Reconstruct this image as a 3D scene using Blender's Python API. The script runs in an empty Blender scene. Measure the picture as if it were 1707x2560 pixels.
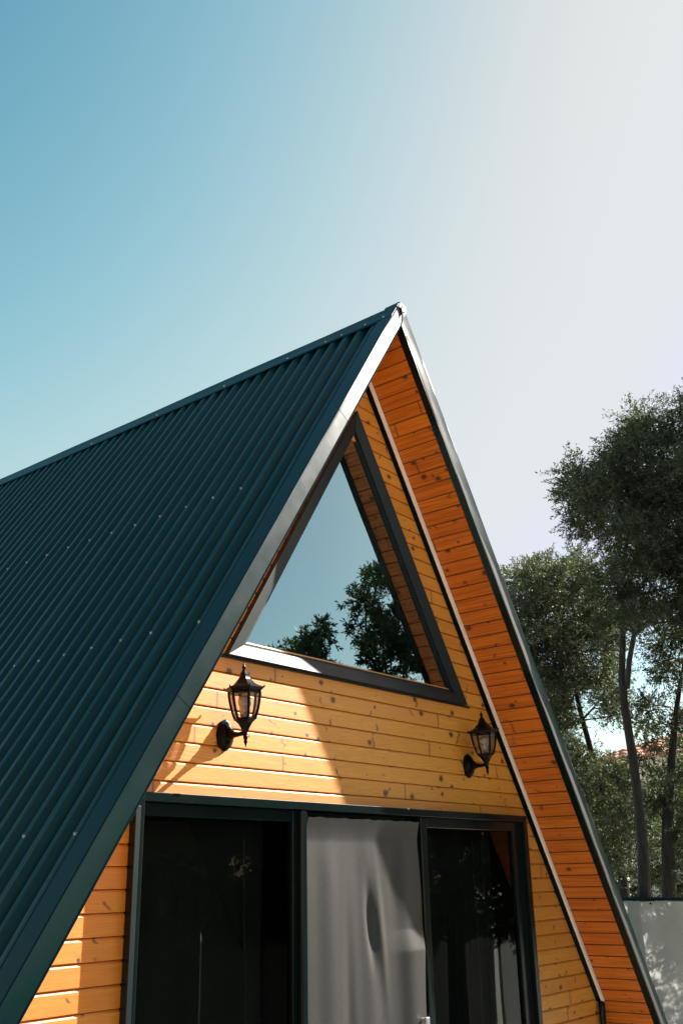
import bpy, math, random
import numpy as np
from mathutils import Vector, Matrix

# ------------------------------------------------------------ camera, sky, sun
S = bpy.context.scene
C = S.collection
CAM = np.array([-3.9996, -3.1046, 1.7157]); FPX = 2468.1; PW, PH = 1707.0, 2560.0
_y, _p, _r = [math.radians(a) for a in (-51.3117, 20.2906, -1.1918)]
_fw = np.array([-math.sin(_y)*math.cos(_p), math.cos(_y)*math.cos(_p), math.sin(_p)])
_rt = np.array([math.cos(_y), math.sin(_y), 0.0]); _up = np.cross(_rt, _fw)
_R = _rt*math.cos(_r)+_up*math.sin(_r); _U = -_rt*math.sin(_r)+_up*math.cos(_r)
cd = bpy.data.cameras.new('camera'); cam = bpy.data.objects.new('camera', cd); C.objects.link(cam)
cd.sensor_fit = 'VERTICAL'; cd.sensor_height = 36.0; cd.sensor_width = 24.0
cd.lens = FPX/PH*36.0; cd.clip_start = 0.05; cd.clip_end = 3000
cam.matrix_world = Matrix(((_R[0], _U[0], -_fw[0], CAM[0]), (_R[1], _U[1], -_fw[1], CAM[1]), (_R[2], _U[2], -_fw[2], CAM[2]), (0, 0, 0, 1)))
S.camera = cam

SUN = Vector((3.466, -1.0, 2.495)).normalized()          # towards the sun
W = bpy.data.worlds.new('World'); S.world = W; W.use_nodes = True
nt = W.node_tree; bg = nt.nodes['Background']
sky = nt.nodes.new('ShaderNodeTexSky'); sky.sky_type = 'NISHITA'; sky.sun_disc = False
sky.sun_elevation = math.asin(SUN.z); sky.sun_rotation = math.atan2(SUN.x, SUN.y)
sky.altitude = 0; sky.air_density = 1.0; sky.dust_density = 1.0; sky.ozone_density = 1.0
# film-like shoulder on the sky's brightness, per channel
_sp = nt.nodes.new('ShaderNodeSeparateColor'); _cb = nt.nodes.new('ShaderNodeCombineColor'); nt.links.new(sky.outputs[0], _sp.inputs[0])
def _m(op, a, b):
    n = nt.nodes.new('ShaderNodeMath'); n.operation = op
    for i, v in enumerate((a, b)):
        if isinstance(v, (int, float)): n.inputs[i].default_value = v
        else: nt.links.new(v, n.inputs[i])
    return n.outputs[0]
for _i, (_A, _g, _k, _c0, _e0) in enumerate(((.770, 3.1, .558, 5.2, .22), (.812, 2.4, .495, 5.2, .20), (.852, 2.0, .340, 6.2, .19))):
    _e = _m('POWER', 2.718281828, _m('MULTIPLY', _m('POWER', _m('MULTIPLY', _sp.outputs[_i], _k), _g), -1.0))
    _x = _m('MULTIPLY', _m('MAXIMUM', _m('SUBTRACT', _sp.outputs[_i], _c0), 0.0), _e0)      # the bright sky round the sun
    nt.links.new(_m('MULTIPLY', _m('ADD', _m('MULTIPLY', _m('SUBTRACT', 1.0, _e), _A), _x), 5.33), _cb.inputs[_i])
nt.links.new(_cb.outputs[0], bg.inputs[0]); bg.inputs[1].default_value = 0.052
sl = bpy.data.lights.new('sun', 'SUN'); sl.energy = 5.0; sl.angle = math.radians(0.53); sl.color = (1.0, 0.94, 0.85)
so = bpy.data.objects.new('sun', sl); C.objects.link(so)
so.rotation_euler = SUN.to_track_quat('Z', 'Y').to_euler(); so.location = (20, -6, 15)
vs = S.view_settings; vs.view_transform = 'Standard'; vs.look = 'None'; vs.exposure = 1.85; vs.gamma = 1.0; vs.use_curve_mapping = False
S.cycles.max_bounces = 8; S.cycles.diffuse_bounces = 4; S.cycles.glossy_bounces = 4
S.cycles.transparent_max_bounces = 16; S.cycles.transmission_bounces = 6
S.cycles.caustics_reflective = False; S.cycles.caustics_refractive = False

# ------------------------------------------------------------ house numbers (metres)
H, M = 4.776, 1.5534                  # apex height of the roof plane, slope
K = math.sqrt(1+M*M); YF = -0.361     # front plane of the roof edge
W1 = 0.156                            # depth (vertical) of the fascia
BP, Z0 = 0.0801, 2.571                # board cover and one groove height
GZ = -0.30                            # ground level
LEN = 6.2                             # how far the cabin runs back

def ray(x, y): return _fw+_R*(x-PW/2)/FPX+_U*(PH/2-y)/FPX
def mirrored(x, y, D):                # place seen in the window glass, D metres along the ground
    d = ray(x, y).copy(); d[1] = -d[1]; o = np.array([CAM[0], -CAM[1], CAM[2]])
    return o+d*(D/math.hypot(d[0], d[1]))
def direct(x, y, D):
    d = ray(x, y); return CAM+d*(D/math.hypot(d[0], d[1]))

# ------------------------------------------------------------ helpers
def mesh(name, V, F, mat, parent=None, uv=None, smooth=False, attrs=None):
    me = bpy.data.meshes.new(name); me.from_pydata([tuple(map(float, v)) for v in V], [], F)
    if uv is not None:
        l = me.uv_layers.new(name='UVMap'); idx = np.zeros(len(me.loops), dtype=np.int32)
        me.loops.foreach_get('vertex_index', idx); l.data.foreach_set('uv', np.asarray(uv, dtype=np.float32)[idx].ravel())
    me.validate(); me.update()
    if smooth: me.polygons.foreach_set('use_smooth', [True]*len(me.polygons))
    me.materials.append(mat)
    o = bpy.data.objects.new(name, me); C.objects.link(o)
    if parent is not None: o.parent = parent
    return o
class MB:
    def __init__(s): s.V = []; s.F = []; s.UV = []
    def add(s, V, F, UV=None):
        n = len(s.V); s.V += [tuple(v) for v in V]; s.F += [tuple(i+n for i in f) for f in F]
        s.UV += list(UV) if UV is not None else [(0, 0)]*len(V)
        return s
    def box(s, a, b):
        x0, y0, z0 = a; x1, y1, z1 = b
        return s.add([(x0, y0, z0), (x1, y0, z0), (x1, y1, z0), (x0, y1, z0), (x0, y0, z1), (x1, y0, z1), (x1, y1, z1), (x0, y1, z1)],
                     [(0, 3, 2, 1), (4, 5, 6, 7), (0, 1, 5, 4), (1, 2, 6, 5), (2, 3, 7, 6), (3, 0, 4, 7)])
    def prism(s, poly, y0, y1):       # polygon in x,z extruded in y
        n = len(poly)
        V = [(x, y0, z) for x, z in poly]+[(x, y1, z) for x, z in poly]
        F = [tuple(range(n)), tuple(range(2*n-1, n-1, -1))]+[(i, i+n, (i+1) % n+n, (i+1) % n) for i in range(n)]
        return s.add(V, F)
    def tube(s, pts, rad, n=8, cap=True):
        pts = [np.array(p, float) for p in pts]; V = []; F = []
        rad = rad if hasattr(rad, '__len__') else [rad]*len(pts)
        ref = None
        for i, p in enumerate(pts):
            t = pts[min(i+1, len(pts)-1)]-pts[max(i-1, 0)]; t = t/max(np.linalg.norm(t), 1e-9)
            if ref is None: ref = np.cross(t, (0, 0, 1) if abs(t[2]) < .9 else (1, 0, 0))
            a = ref-t*(ref@t); a = a/max(np.linalg.norm(a), 1e-9); b = np.cross(t, a); ref = a
            for k in range(n):
                th = 2*math.pi*k/n; V.append(p+rad[i]*(a*math.cos(th)+b*math.sin(th)))
        for i in range(len(pts)-1):
            for k in range(n): F.append((i*n+k, i*n+(k+1) % n, (i+1)*n+(k+1) % n, (i+1)*n+k))
        if cap: F.append(tuple(range(n-1, -1, -1))); F.append(tuple((len(pts)-1)*n+k for k in range(n)))
        return s.add(V, F)
    def lathe(s, prof, n=24, phase=0.0, cx=0, cy=0):   # (r, z)
        V = []; F = []
        for r, z in prof:
            for k in range(n):
                th = 2*math.pi*k/n+phase; V.append((cx+r*math.cos(th), cy+r*math.sin(th), z))
        for i in range(len(prof)-1):
            for k in range(n): F.append((i*n+k, i*n+(k+1) % n, (i+1)*n+(k+1) % n, (i+1)*n+k))
        F.append(tuple(range(n-1, -1, -1))); F.append(tuple((len(prof)-1)*n+k for k in range(n)))
        return s.add(V, F)
    def build(s, name, mat, parent=None, smooth=False, bevel=0, uv=False):
        o = mesh(name, s.V, s.F, mat, parent, s.UV if uv else None, smooth)
        bm_fix(o)
        if bevel:
            b = o.modifiers.new('bevel', 'BEVEL'); b.width = bevel; b.segments = 2; b.limit_method = 'ANGLE'; b.angle_limit = math.radians(40)
        return o
def bm_fix(o):
    import bmesh
    bm = bmesh.new(); bm.from_mesh(o.data); bmesh.ops.recalc_face_normals(bm, faces=bm.faces); bm.to_mesh(o.data); bm.free()
def thing(name, label, cat, loc=(0, 0, 0), group=None):
    o = bpy.data.objects.new(name, None); C.objects.link(o); o.location = loc
    o.empty_display_size = 0.2; o['label'] = label; o['category'] = cat
    if group: o['group'] = group
    return o
def tag(o, label, cat, group=None):
    o['label'] = label; o['category'] = cat
    if group: o['group'] = group
    return o
def keep(o, root):                    # parent without moving
    o.parent = root; o.matrix_parent_inverse = Matrix.Translation(-Vector(root.location)) if root.location.length else Matrix()

# ------------------------------------------------------------ materials
def mat(name):
    m = bpy.data.materials.new(name); m.use_nodes = True
    return m, m.node_tree, m.node_tree.nodes['Principled BSDF']
def N(nt, t, **kw):
    n = nt.nodes.new(t)
    for k, v in kw.items(): setattr(n, k, v)
    return n
def math_(nt, op, a, b=None, c=None, clamp=False):
    n = nt.nodes.new('ShaderNodeMath'); n.operation = op; n.use_clamp = clamp
    for i, v in enumerate((a, b, c)):
        if v is None: continue
        if isinstance(v, (int, float)): n.inputs[i].default_value = v
        else: nt.links.new(v, n.inputs[i])
    return n.outputs[0]
def mixc(nt, f, a, b, mode='MIX'):
    n = nt.nodes.new('ShaderNodeMix'); n.data_type = 'RGBA'; n.blend_type = mode
    for i, v in ((0, f), (6, a), (7, b)):
        if isinstance(v, (int, float)): n.inputs[i].default_value = v
        elif isinstance(v, tuple): n.inputs[i].default_value = v if len(v) == 4 else v+(1,)
        else: nt.links.new(v, n.inputs[i])
    return n.outputs[2]
def ramp(nt, f, stops):
    n = nt.nodes.new('ShaderNodeValToRGB'); nt.links.new(f, n.inputs[0]); e = n.color_ramp.elements
    while len(e) < len(stops): e.new(0.5)
    for el, (p, c) in zip(e, stops): el.position = p; el.color = (c if isinstance(c, tuple) else (c, c, c))+((1,) if not isinstance(c, tuple) or len(c) == 3 else ())
    return n.outputs[0]
def noise(nt, vec, scale, detail=3, rough=.5, dim='3D'):
    n = N(nt, 'ShaderNodeTexNoise', noise_dimensions=dim); n.inputs['Scale'].default_value = scale
    n.inputs['Detail'].default_value = detail; n.inputs['Roughness'].default_value = rough
    if vec is not None: nt.links.new(vec, n.inputs['Vector'])
    return n.outputs[0]
def bump(nt, bs, h, strength, dist):
    b = N(nt, 'ShaderNodeBump'); b.inputs['Strength'].default_value = strength; b.inputs['Distance'].default_value = dist
    nt.links.new(h, b.inputs['Height']); nt.links.new(b.outputs[0], bs.inputs['Normal'])
def comb(nt, x, y, z=0.0):
    n = N(nt, 'ShaderNodeCombineXYZ')
    for i, v in enumerate((x, y, z)):
        if isinstance(v, (int, float)): n.inputs[i].default_value = v
        else: nt.links.new(v, n.inputs[i])
    return n.outputs[0]

def wood(name, off, light, dark, rough=.5, seed=0.0, spread=1.1, bands=0.0):
    """varnished pine boards: UV is (metres along the grain, metres across)"""
    m, nt, bs = mat(name)
    tc = N(nt, 'ShaderNodeTexCoord'); sp = N(nt, 'ShaderNodeSeparateXYZ'); nt.links.new(tc.outputs['UV'], sp.inputs[0])
    u, v = sp.outputs[0], sp.outputs[1]
    t = math_(nt, 'DIVIDE', math_(nt, 'SUBTRACT', v, off), BP); idx = math_(nt, 'FLOOR', t)
    fr = math_(nt, 'SUBTRACT', t, idx)
    wn = N(nt, 'ShaderNodeTexWhiteNoise', noise_dimensions='1D'); nt.links.new(math_(nt, 'ADD', idx, seed), wn.inputs['W'])
    rnd = wn.outputs['Value']
    wn2 = N(nt, 'ShaderNodeTexWhiteNoise', noise_dimensions='1D'); nt.links.new(math_(nt, 'ADD', idx, seed+77.3), wn2.inputs['W'])
    uu = math_(nt, 'ADD', u, math_(nt, 'MULTIPLY', rnd, 37.0))
    # knots: one voronoi field, cells about 0.2 m along and one board across
    kv = comb(nt, math_(nt, 'MULTIPLY', uu, 10.0), math_(nt, 'MULTIPLY', t, 1.0), seed)
    vo = N(nt, 'ShaderNodeTexVoronoi', voronoi_dimensions='2D', feature='F1'); vo.inputs['Randomness'].default_value = .85
    wob = N(nt, 'ShaderNodeTexNoise', noise_dimensions='2D'); wob.inputs['Scale'].default_value = 3.0
    nt.links.new(kv, wob.inputs['Vector'])
    kvw = N(nt, 'ShaderNodeVectorMath', operation='ADD'); nt.links.new(kv, kvw.inputs[0])
    ws = N(nt, 'ShaderNodeVectorMath', operation='SCALE'); nt.links.new(wob.outputs['Color'], ws.inputs[0]); ws.inputs['Scale'].default_value = .12
    nt.links.new(ws.outputs[0], kvw.inputs[1]); nt.links.new(kvw.outputs[0], vo.inputs['Vector']); vo.inputs['Scale'].default_value = 1.0
    d = vo.outputs['Distance']
    sz = N(nt, 'ShaderNodeTexWhiteNoise', noise_dimensions='3D'); nt.links.new(vo.outputs['Color'], sz.inputs['Vector'])
    r = math_(nt, 'MULTIPLY', math_(nt, 'MAXIMUM', math_(nt, 'SUBTRACT', sz.outputs['Value'], .78), 0.0), .80)
    ratio = math_(nt, 'DIVIDE', d, math_(nt, 'ADD', r, .004))
    knot = ramp(nt, math_(nt, 'MULTIPLY', ratio, .25), [(0.0, 1.0), (.17, .93), (.27, .55), (.34, .12), (.55, 0.0)])
    # grain: long streaks that bow round the knots
    pull = math_(nt, 'MULTIPLY', math_(nt, 'EXPONENT', math_(nt, 'MULTIPLY', d, -5.0)), .6)
    gv = comb(nt, math_(nt, 'MULTIPLY', uu, 1.3), math_(nt, 'ADD', math_(nt, 'MULTIPLY', t, 3.0), pull), math_(nt, 'MULTIPLY', rnd, 9.0))
    g1 = noise(nt, gv, 2.2, 2, .5)
    rings = math_(nt, 'SINE', math_(nt, 'MULTIPLY', g1, 34.0))
    rings = math_(nt, 'MULTIPLY_ADD', rings, .5, .5)
    fv = comb(nt, math_(nt, 'MULTIPLY', uu, 6.0), math_(nt, 'MULTIPLY', t, 60.0), rnd)
    g2 = noise(nt, fv, 1.0, 3, .6)
    g3 = noise(nt, comb(nt, uu, t, 3.0), 2.2, 2, .5)
    # dark resin streaks that cross a board
    cu = math_(nt, 'ADD', math_(nt, 'MULTIPLY', uu, 2.6), math_(nt, 'MULTIPLY', noise(nt, comb(nt, math_(nt, 'MULTIPLY', uu, 1.1), math_(nt, 'MULTIPLY', t, .8), 5.0), 1.5, 4, .55), .55))
    cf = math_(nt, 'ABSOLUTE', math_(nt, 'SUBTRACT', math_(nt, 'FRACT', cu), .5))
    streak = ramp(nt, cf, [(0.0, .9), (.012, .6), (.03, 0.0)])
    pres = noise(nt, comb(nt, math_(nt, 'MULTIPLY', uu, 1.7), math_(nt, 'MULTIPLY', t, .9), 11.0), 2.0, 1, .5)
    streak = math_(nt, 'MULTIPLY', streak, ramp(nt, pres, [(.54, 0.0), (.60, 1.0)]))
    base = mixc(nt, math_(nt, 'POWER', wn2.outputs['Value'], spread), light, dark)
    base = mixc(nt, math_(nt, 'MULTIPLY', rings, .42), base, (dark[0]*.62, dark[1]*.52, dark[2]*.4))
    base = mixc(nt, ramp(nt, g2, [(.35, .5), (.65, 0.0)]), base, (dark[0]*.7, dark[1]*.6, dark[2]*.5))
    base = mixc(nt, ramp(nt, g3, [(.3, .65), (.7, 0.0)]), base, (light[0]*.78, light[1]*.66, light[2]*.5))
    if bands:                        # darker heartwood bands that run with the grain
        hb = noise(nt, comb(nt, math_(nt, 'MULTIPLY', uu, 1.5), math_(nt, 'MULTIPLY', t, 5.0), rnd), 1.4, 3, .6)
        base = mixc(nt, ramp(nt, hb, [(.44, 0.0), (.62, bands)]), base, (dark[0]*.5, dark[1]*.42, dark[2]*.4))
    jf = math_(nt, 'ABSOLUTE', math_(nt, 'SUBTRACT', math_(nt, 'FRACT', math_(nt, 'MULTIPLY', uu, .41)), .5))
    seg = N(nt, 'ShaderNodeTexWhiteNoise', noise_dimensions='2D'); nt.links.new(comb(nt, math_(nt, 'FLOOR', math_(nt, 'ADD', math_(nt, 'MULTIPLY', uu, .41), .5)), idx), seg.inputs['Vector'])
    base = mixc(nt, math_(nt, 'MULTIPLY', seg.outputs['Value'], .32), base, (dark[0]*.8, dark[1]*.7, dark[2]*.6))
    base = mixc(nt, ramp(nt, jf, [(0.0, .8), (.0006, .8), (.0012, 0.0)]), base, (.06, .022, .006))
    base = mixc(nt, streak, base, (.07, .025, .006))
    base = mixc(nt, knot, base, (.065, .02, .004))
    nt.links.new(base, bs.inputs['Base Color'])
    nt.links.new(math_(nt, 'MULTIPLY_ADD', g2, .2, rough-.1), bs.inputs['Roughness'])
    bs.inputs['Specular IOR Level'].default_value = .4 if bands else .75; bs.inputs['Coat Weight'].default_value = .3; bs.inputs['Coat Roughness'].default_value = .5
    bump(nt, bs, math_(nt, 'ADD', math_(nt, 'MULTIPLY', g2, .6), math_(nt, 'ADD', math_(nt, 'MULTIPLY', rings, .15), math_(nt, 'MULTIPLY', g3, 1.2))), .35, .0015)
    return m
M_WALL = wood('pine_cladding', Z0-math.floor(Z0/BP)*BP, (.90, .415, .052), (.68, .235, .015))
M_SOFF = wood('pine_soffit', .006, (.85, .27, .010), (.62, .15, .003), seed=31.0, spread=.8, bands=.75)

def paint(name, col, rough, spec=.5, bscale=0, bstr=0, coat=0.0, wav=0.0, metallic=0.0, var=.12, streak=False):
    m, nt, bs = mat(name)
    tc = N(nt, 'ShaderNodeTexCoord')
    n1 = noise(nt, tc.outputs['Object'], 2.5, 4, .6)
    nt.links.new(mixc(nt, ramp(nt, n1, [(.3, 0.0), (.7, 1.0)]), tuple(c*(1-var) for c in col), tuple(min(1, c*(1+var)) for c in col)), bs.inputs['Base Color'])
    nt.links.new(math_(nt, 'MULTIPLY_ADD', noise(nt, tc.outputs['Object'], 9.0, 3, .6), .12, rough-.06), bs.inputs['Roughness'])
    if streak:                       # rain-washed dust, drawn out down the slope
        sp = N(nt, 'ShaderNodeSeparateXYZ'); nt.links.new(tc.outputs['Object'], sp.inputs[0])
        sv = noise(nt, comb(nt, math_(nt, 'MULTIPLY', sp.outputs[1], 14.0), math_(nt, 'MULTIPLY', sp.outputs[2], .8), 0.0), 1.0, 4, .6)
        old = bs.inputs['Base Color'].links[0].from_socket
        nt.links.new(mixc(nt, ramp(nt, sv, [(.42, 0.0), (.75, .35)]), old, (col[0]+.02, col[1]*1.7, col[2]*1.7)), bs.inputs['Base Color'])
    bs.inputs['Specular IOR Level'].default_value = spec; bs.inputs['Coat Weight'].default_value = coat; bs.inputs['Coat Roughness'].default_value = rough*.7
    bs.inputs['Metallic'].default_value = metallic
    if bscale or wav:
        h = math_(nt, 'MULTIPLY', noise(nt, tc.outputs['Object'], bscale or 100, 2, .6), bstr)
        if wav: h = math_(nt, 'ADD', h, math_(nt, 'MULTIPLY', noise(nt, tc.outputs['Object'], 3.2, 2, .5), wav))
        bump(nt, bs, h, 1.0, 1.0)
    return m
TEAL = (.0004, .027, .029)
M_SHEET = paint('teal_roof_sheet', TEAL, .38, .30, wav=.0012, streak=True)
M_FASC = paint('teal_sheet_trim', (.0012, .016, .017), .30, .24, wav=.002)
M_FRAME = paint('textured_dark_frame', (.006, .014, .016), .48, .27, bscale=420, bstr=.00025)
M_DARK = paint('dark_green_black_paint', (.003, .009, .009), .22, .3)
M_BLACK = paint('black_lantern_paint', (.002, .002, .002), .32, .10, bscale=260, bstr=.0001)
M_STEEL = paint('zinc_screw', (.55, .56, .55), .35, .5, metallic=.8)
M_CREAM = paint('cream_diffuser', (.88, .82, .74), .5)
M_WHITE = paint('white_plastic', (.82, .82, .80), .35)
M_CORE = paint('dark_underlay', (.03, .028, .025), .8)
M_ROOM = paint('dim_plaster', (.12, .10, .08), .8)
M_SHADOW = paint('shadow_black', (.01, .01, .01), .5)

def glass(name, refl, tint, rough=0.0, rib=0, col=(.90, .97, 1.0)):
    m, nt, bs = mat(name); nt.nodes.remove(bs); out = nt.nodes['Material Output']
    gl = N(nt, 'ShaderNodeBsdfGlossy'); gl.inputs['Roughness'].default_value = rough; gl.inputs['Color'].default_value = col+(1,)
    tr = N(nt, 'ShaderNodeBsdfTransparent'); tr.inputs['Color'].default_value = tint+(1,)
    fr = N(nt, 'ShaderNodeFresnel'); fr.inputs['IOR'].default_value = 1.5
    tc = N(nt, 'ShaderNodeTexCoord')
    mx = N(nt, 'ShaderNodeMixShader'); f = math_(nt, 'MULTIPLY_ADD', fr.outputs[0], 1.0, refl, clamp=True)
    nt.links.new(f, mx.inputs[0]); nt.links.new(tr.outputs[0], mx.inputs[1]); nt.links.new(gl.outputs[0], mx.inputs[2])
    nt.links.new(mx.outputs[0], out.inputs[0])
    b = N(nt, 'ShaderNodeBump'); b.inputs['Strength'].default_value = 1.0
    if rib:
        sp = N(nt, 'ShaderNodeSeparateXYZ'); nt.links.new(tc.outputs['UV'], sp.inputs[0])
        h = math_(nt, 'SINE', math_(nt, 'MULTIPLY', sp.outputs[0], rib)); b.inputs['Distance'].default_value = .0012
        nt.links.new(h, b.inputs['Height'])
    else:
        b.inputs['Distance'].default_value = .0006; nt.links.new(noise(nt, tc.outputs['Object'], 2.2, 1, .4), b.inputs['Height'])
    nt.links.new(b.outputs[0], gl.inputs['Normal']); nt.links.new(b.outputs[0], fr.inputs['Normal'])
    return m
M_COATED = glass('coated_window_glass', .28, (.25, .30, .30), col=(.70, .97, 1.0))
M_PANE = glass('tinted_door_glass', -.03, (.42, .46, .43))
M_LGLASS = glass('ribbed_lantern_glass', .0, (.985, .98, .965), .10, rib=1400.0)

# screen cloth: dark diffuse threads with a broad sheen
def cloth_mat():
    m, nt, bs = mat('grey_screen_cloth'); tc = N(nt, 'ShaderNodeTexCoord')
    sp = N(nt, 'ShaderNodeSeparateXYZ'); nt.links.new(tc.outputs['UV'], sp.inputs[0])
    a = noise(nt, comb(nt, math_(nt, 'MULTIPLY', sp.outputs[0], 700.0), math_(nt, 'MULTIPLY', sp.outputs[1], 45.0)), 1.0, 2, .6)
    b = noise(nt, comb(nt, math_(nt, 'MULTIPLY', sp.outputs[0], 45.0), math_(nt, 'MULTIPLY', sp.outputs[1], 700.0)), 1.0, 2, .6)
    h = math_(nt, 'ADD', a, b)
    nt.links.new(ramp(nt, math_(nt, 'MULTIPLY', h, .5), [(.30, (.010, .010, .010)), (.70, (.060, .058, .053))]), bs.inputs['Base Color'])
    bs.inputs['Roughness'].default_value = .48; bs.inputs['Specular IOR Level'].default_value = .9
    h = math_(nt, 'ADD', h, math_(nt, 'MULTIPLY', noise(nt, comb(nt, math_(nt, 'MULTIPLY', sp.outputs[0], 160.0), math_(nt, 'MULTIPLY', sp.outputs[1], 60.0)), 1.0, 3, .7), 5.0))
    bump(nt, bs, h, 1.0, .00014)
    out = nt.nodes['Material Output']; tr = N(nt, 'ShaderNodeBsdfTransparent'); mx = N(nt, 'ShaderNodeMixShader'); mx.inputs[0].default_value = .8
    nt.links.new(tr.outputs[0], mx.inputs[1]); nt.links.new(bs.outputs[0], mx.inputs[2]); nt.links.new(mx.outputs[0], out.inputs[0])
    return m
M_CLOTH = cloth_mat()
def sheer_mat(name, col, trans, alpha):
    m, nt, bs = mat(name); nt.nodes.remove(bs); out = nt.nodes['Material Output']
    d = N(nt, 'ShaderNodeBsdfDiffuse'); d.inputs[0].default_value = col+(1,)
    t = N(nt, 'ShaderNodeBsdfTranslucent'); t.inputs[0].default_value = col+(1,)
    p = N(nt, 'ShaderNodeBsdfTransparent')
    tc = N(nt, 'ShaderNodeTexCoord'); n = noise(nt, tc.outputs['Object'], 3.0, 4, .6)
    cc = mixc(nt, ramp(nt, n, [(.3, 0.0), (.7, 1.0)]), tuple(c*.85 for c in col), col)
    nt.links.new(cc, d.inputs[0]); nt.links.new(cc, t.inputs[0])
    m1 = N(nt, 'ShaderNodeMixShader'); m1.inputs[0].default_value = trans; nt.links.new(d.outputs[0], m1.inputs[1]); nt.links.new(t.outputs[0], m1.inputs[2])
    m2 = N(nt, 'ShaderNodeMixShader'); m2.inputs[0].default_value = alpha; nt.links.new(p.outputs[0], m2.inputs[1]); nt.links.new(m1.outputs[0], m2.inputs[2])
    nt.links.new(m2.outputs[0], out.inputs[0])
    return m
M_SHEER = sheer_mat('dark_sheer', (.62, .61, .52), .35, .2)
M_PRIV = sheer_mat('grey_privacy_fabric', (.36, .36, .345), .45, .985)

def leaf_mat(name, top, under, tr):
    m, nt, bs = mat(name); out = nt.nodes['Material Output']
    g = N(nt, 'ShaderNodeNewGeometry'); at = N(nt, 'ShaderNodeAttribute'); at.attribute_name = 'tone'
    c = mixc(nt, g.outputs['Backfacing'], top, under)
    c = mixc(nt, at.outputs['Fac'], c, (top[0]*2.0, top[1]*1.7, top[2]*1.2))
    nt.links.new(c, bs.inputs['Base Color']); bs.inputs['Roughness'].default_value = .6; bs.inputs['Specular IOR Level'].default_value = .3
    t = N(nt, 'ShaderNodeBsdfTranslucent'); nt.links.new(mixc(nt, 1.0, c, (1.5, 1.9, .8), 'MULTIPLY'), t.inputs[0])
    mx = N(nt, 'ShaderNodeMixShader'); mx.inputs[0].default_value = tr
    nt.links.new(bs.outputs[0], mx.inputs[1]); nt.links.new(t.outputs[0], mx.inputs[2]); nt.links.new(mx.outputs[0], out.inputs[0])
    return m
M_OLIVE = leaf_mat('olive_leaf', (.024, .032, .016), (.075, .085, .060), .26)
M_OLIVE2 = leaf_mat('pale_olive_leaf', (.034, .040, .022), (.10, .11, .085), .22)
M_LEAF = leaf_mat('dark_leaf', (.030, .042, .020), (.05, .06, .035), .2)
def bark_mat():
    m, nt, bs = mat('bark'); tc = N(nt, 'ShaderNodeTexCoord'); mp = N(nt, 'ShaderNodeMapping'); mp.inputs['Scale'].default_value = (1, 1, .25)
    nt.links.new(tc.outputs['Object'], mp.inputs[0]); n = noise(nt, mp.outputs[0], 22, 5, .7)
    nt.links.new(ramp(nt, n, [(.3, (.008, .007, .006)), (.7, (.035, .03, .026))]), bs.inputs['Base Color']); bs.inputs['Roughness'].default_value = .9
    bump(nt, bs, n, 1.0, .02); return m
M_BARK = bark_mat()
def ground_mat():
    m, nt, bs = mat('pale_gravel'); tc = N(nt, 'ShaderNodeTexCoord')
    n = noise(nt, tc.outputs['Object'], 30, 5, .7); n2 = noise(nt, tc.outputs['Object'], .6, 4, .6)
    c = ramp(nt, n, [(.3, (.42, .375, .31)), (.7, (.72, .66, .57))]); c = mixc(nt, ramp(nt, n2, [(.6, 0.0), (.7, .4)]), c, (.20, .20, .10))
    nt.links.new(c, bs.inputs['Base Color']); bs.inputs['Roughness'].default_value = .95; bump(nt, bs, n, .8, .02); return m
def tile_mat():
    m, nt, bs = mat('terracotta_tiles'); tc = N(nt, 'ShaderNodeTexCoord'); n = noise(nt, tc.outputs['Object'], 6, 4, .7)
    nt.links.new(ramp(nt, n, [(.3, (.30, .12, .07)), (.7, (.55, .27, .17))]), bs.inputs['Base Color']); bs.inputs['Roughness'].default_value = .85; return m

# ------------------------------------------------------------ the setting
gm = MB(); n = 24; L = 400
V = []; F = []
for i in range(n+1):
    for j in range(n+1):
        a = (i/n*2-1); b = (j/n*2-1); V.append((math.copysign(abs(a)**2.2, a)*L, math.copysign(abs(b)**2.2, b)*L, GZ))
for i in range(n):
    for j in range(n): F.append((i*(n+1)+j, (i+1)*(n+1)+j, (i+1)*(n+1)+j+1, i*(n+1)+j+1))
g = mesh('ground', V, F, ground_mat()); g['kind'] = 'structure'

# ------------------------------------------------------------ the cabin
cabin = thing('a_frame_cabin', 'A-frame cabin with dark teal corrugated metal roof and orange pine gable', 'cabin')
def sx(c, z): return (c-z)/M           # half width of the line z = c - M|x| at height z

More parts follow.
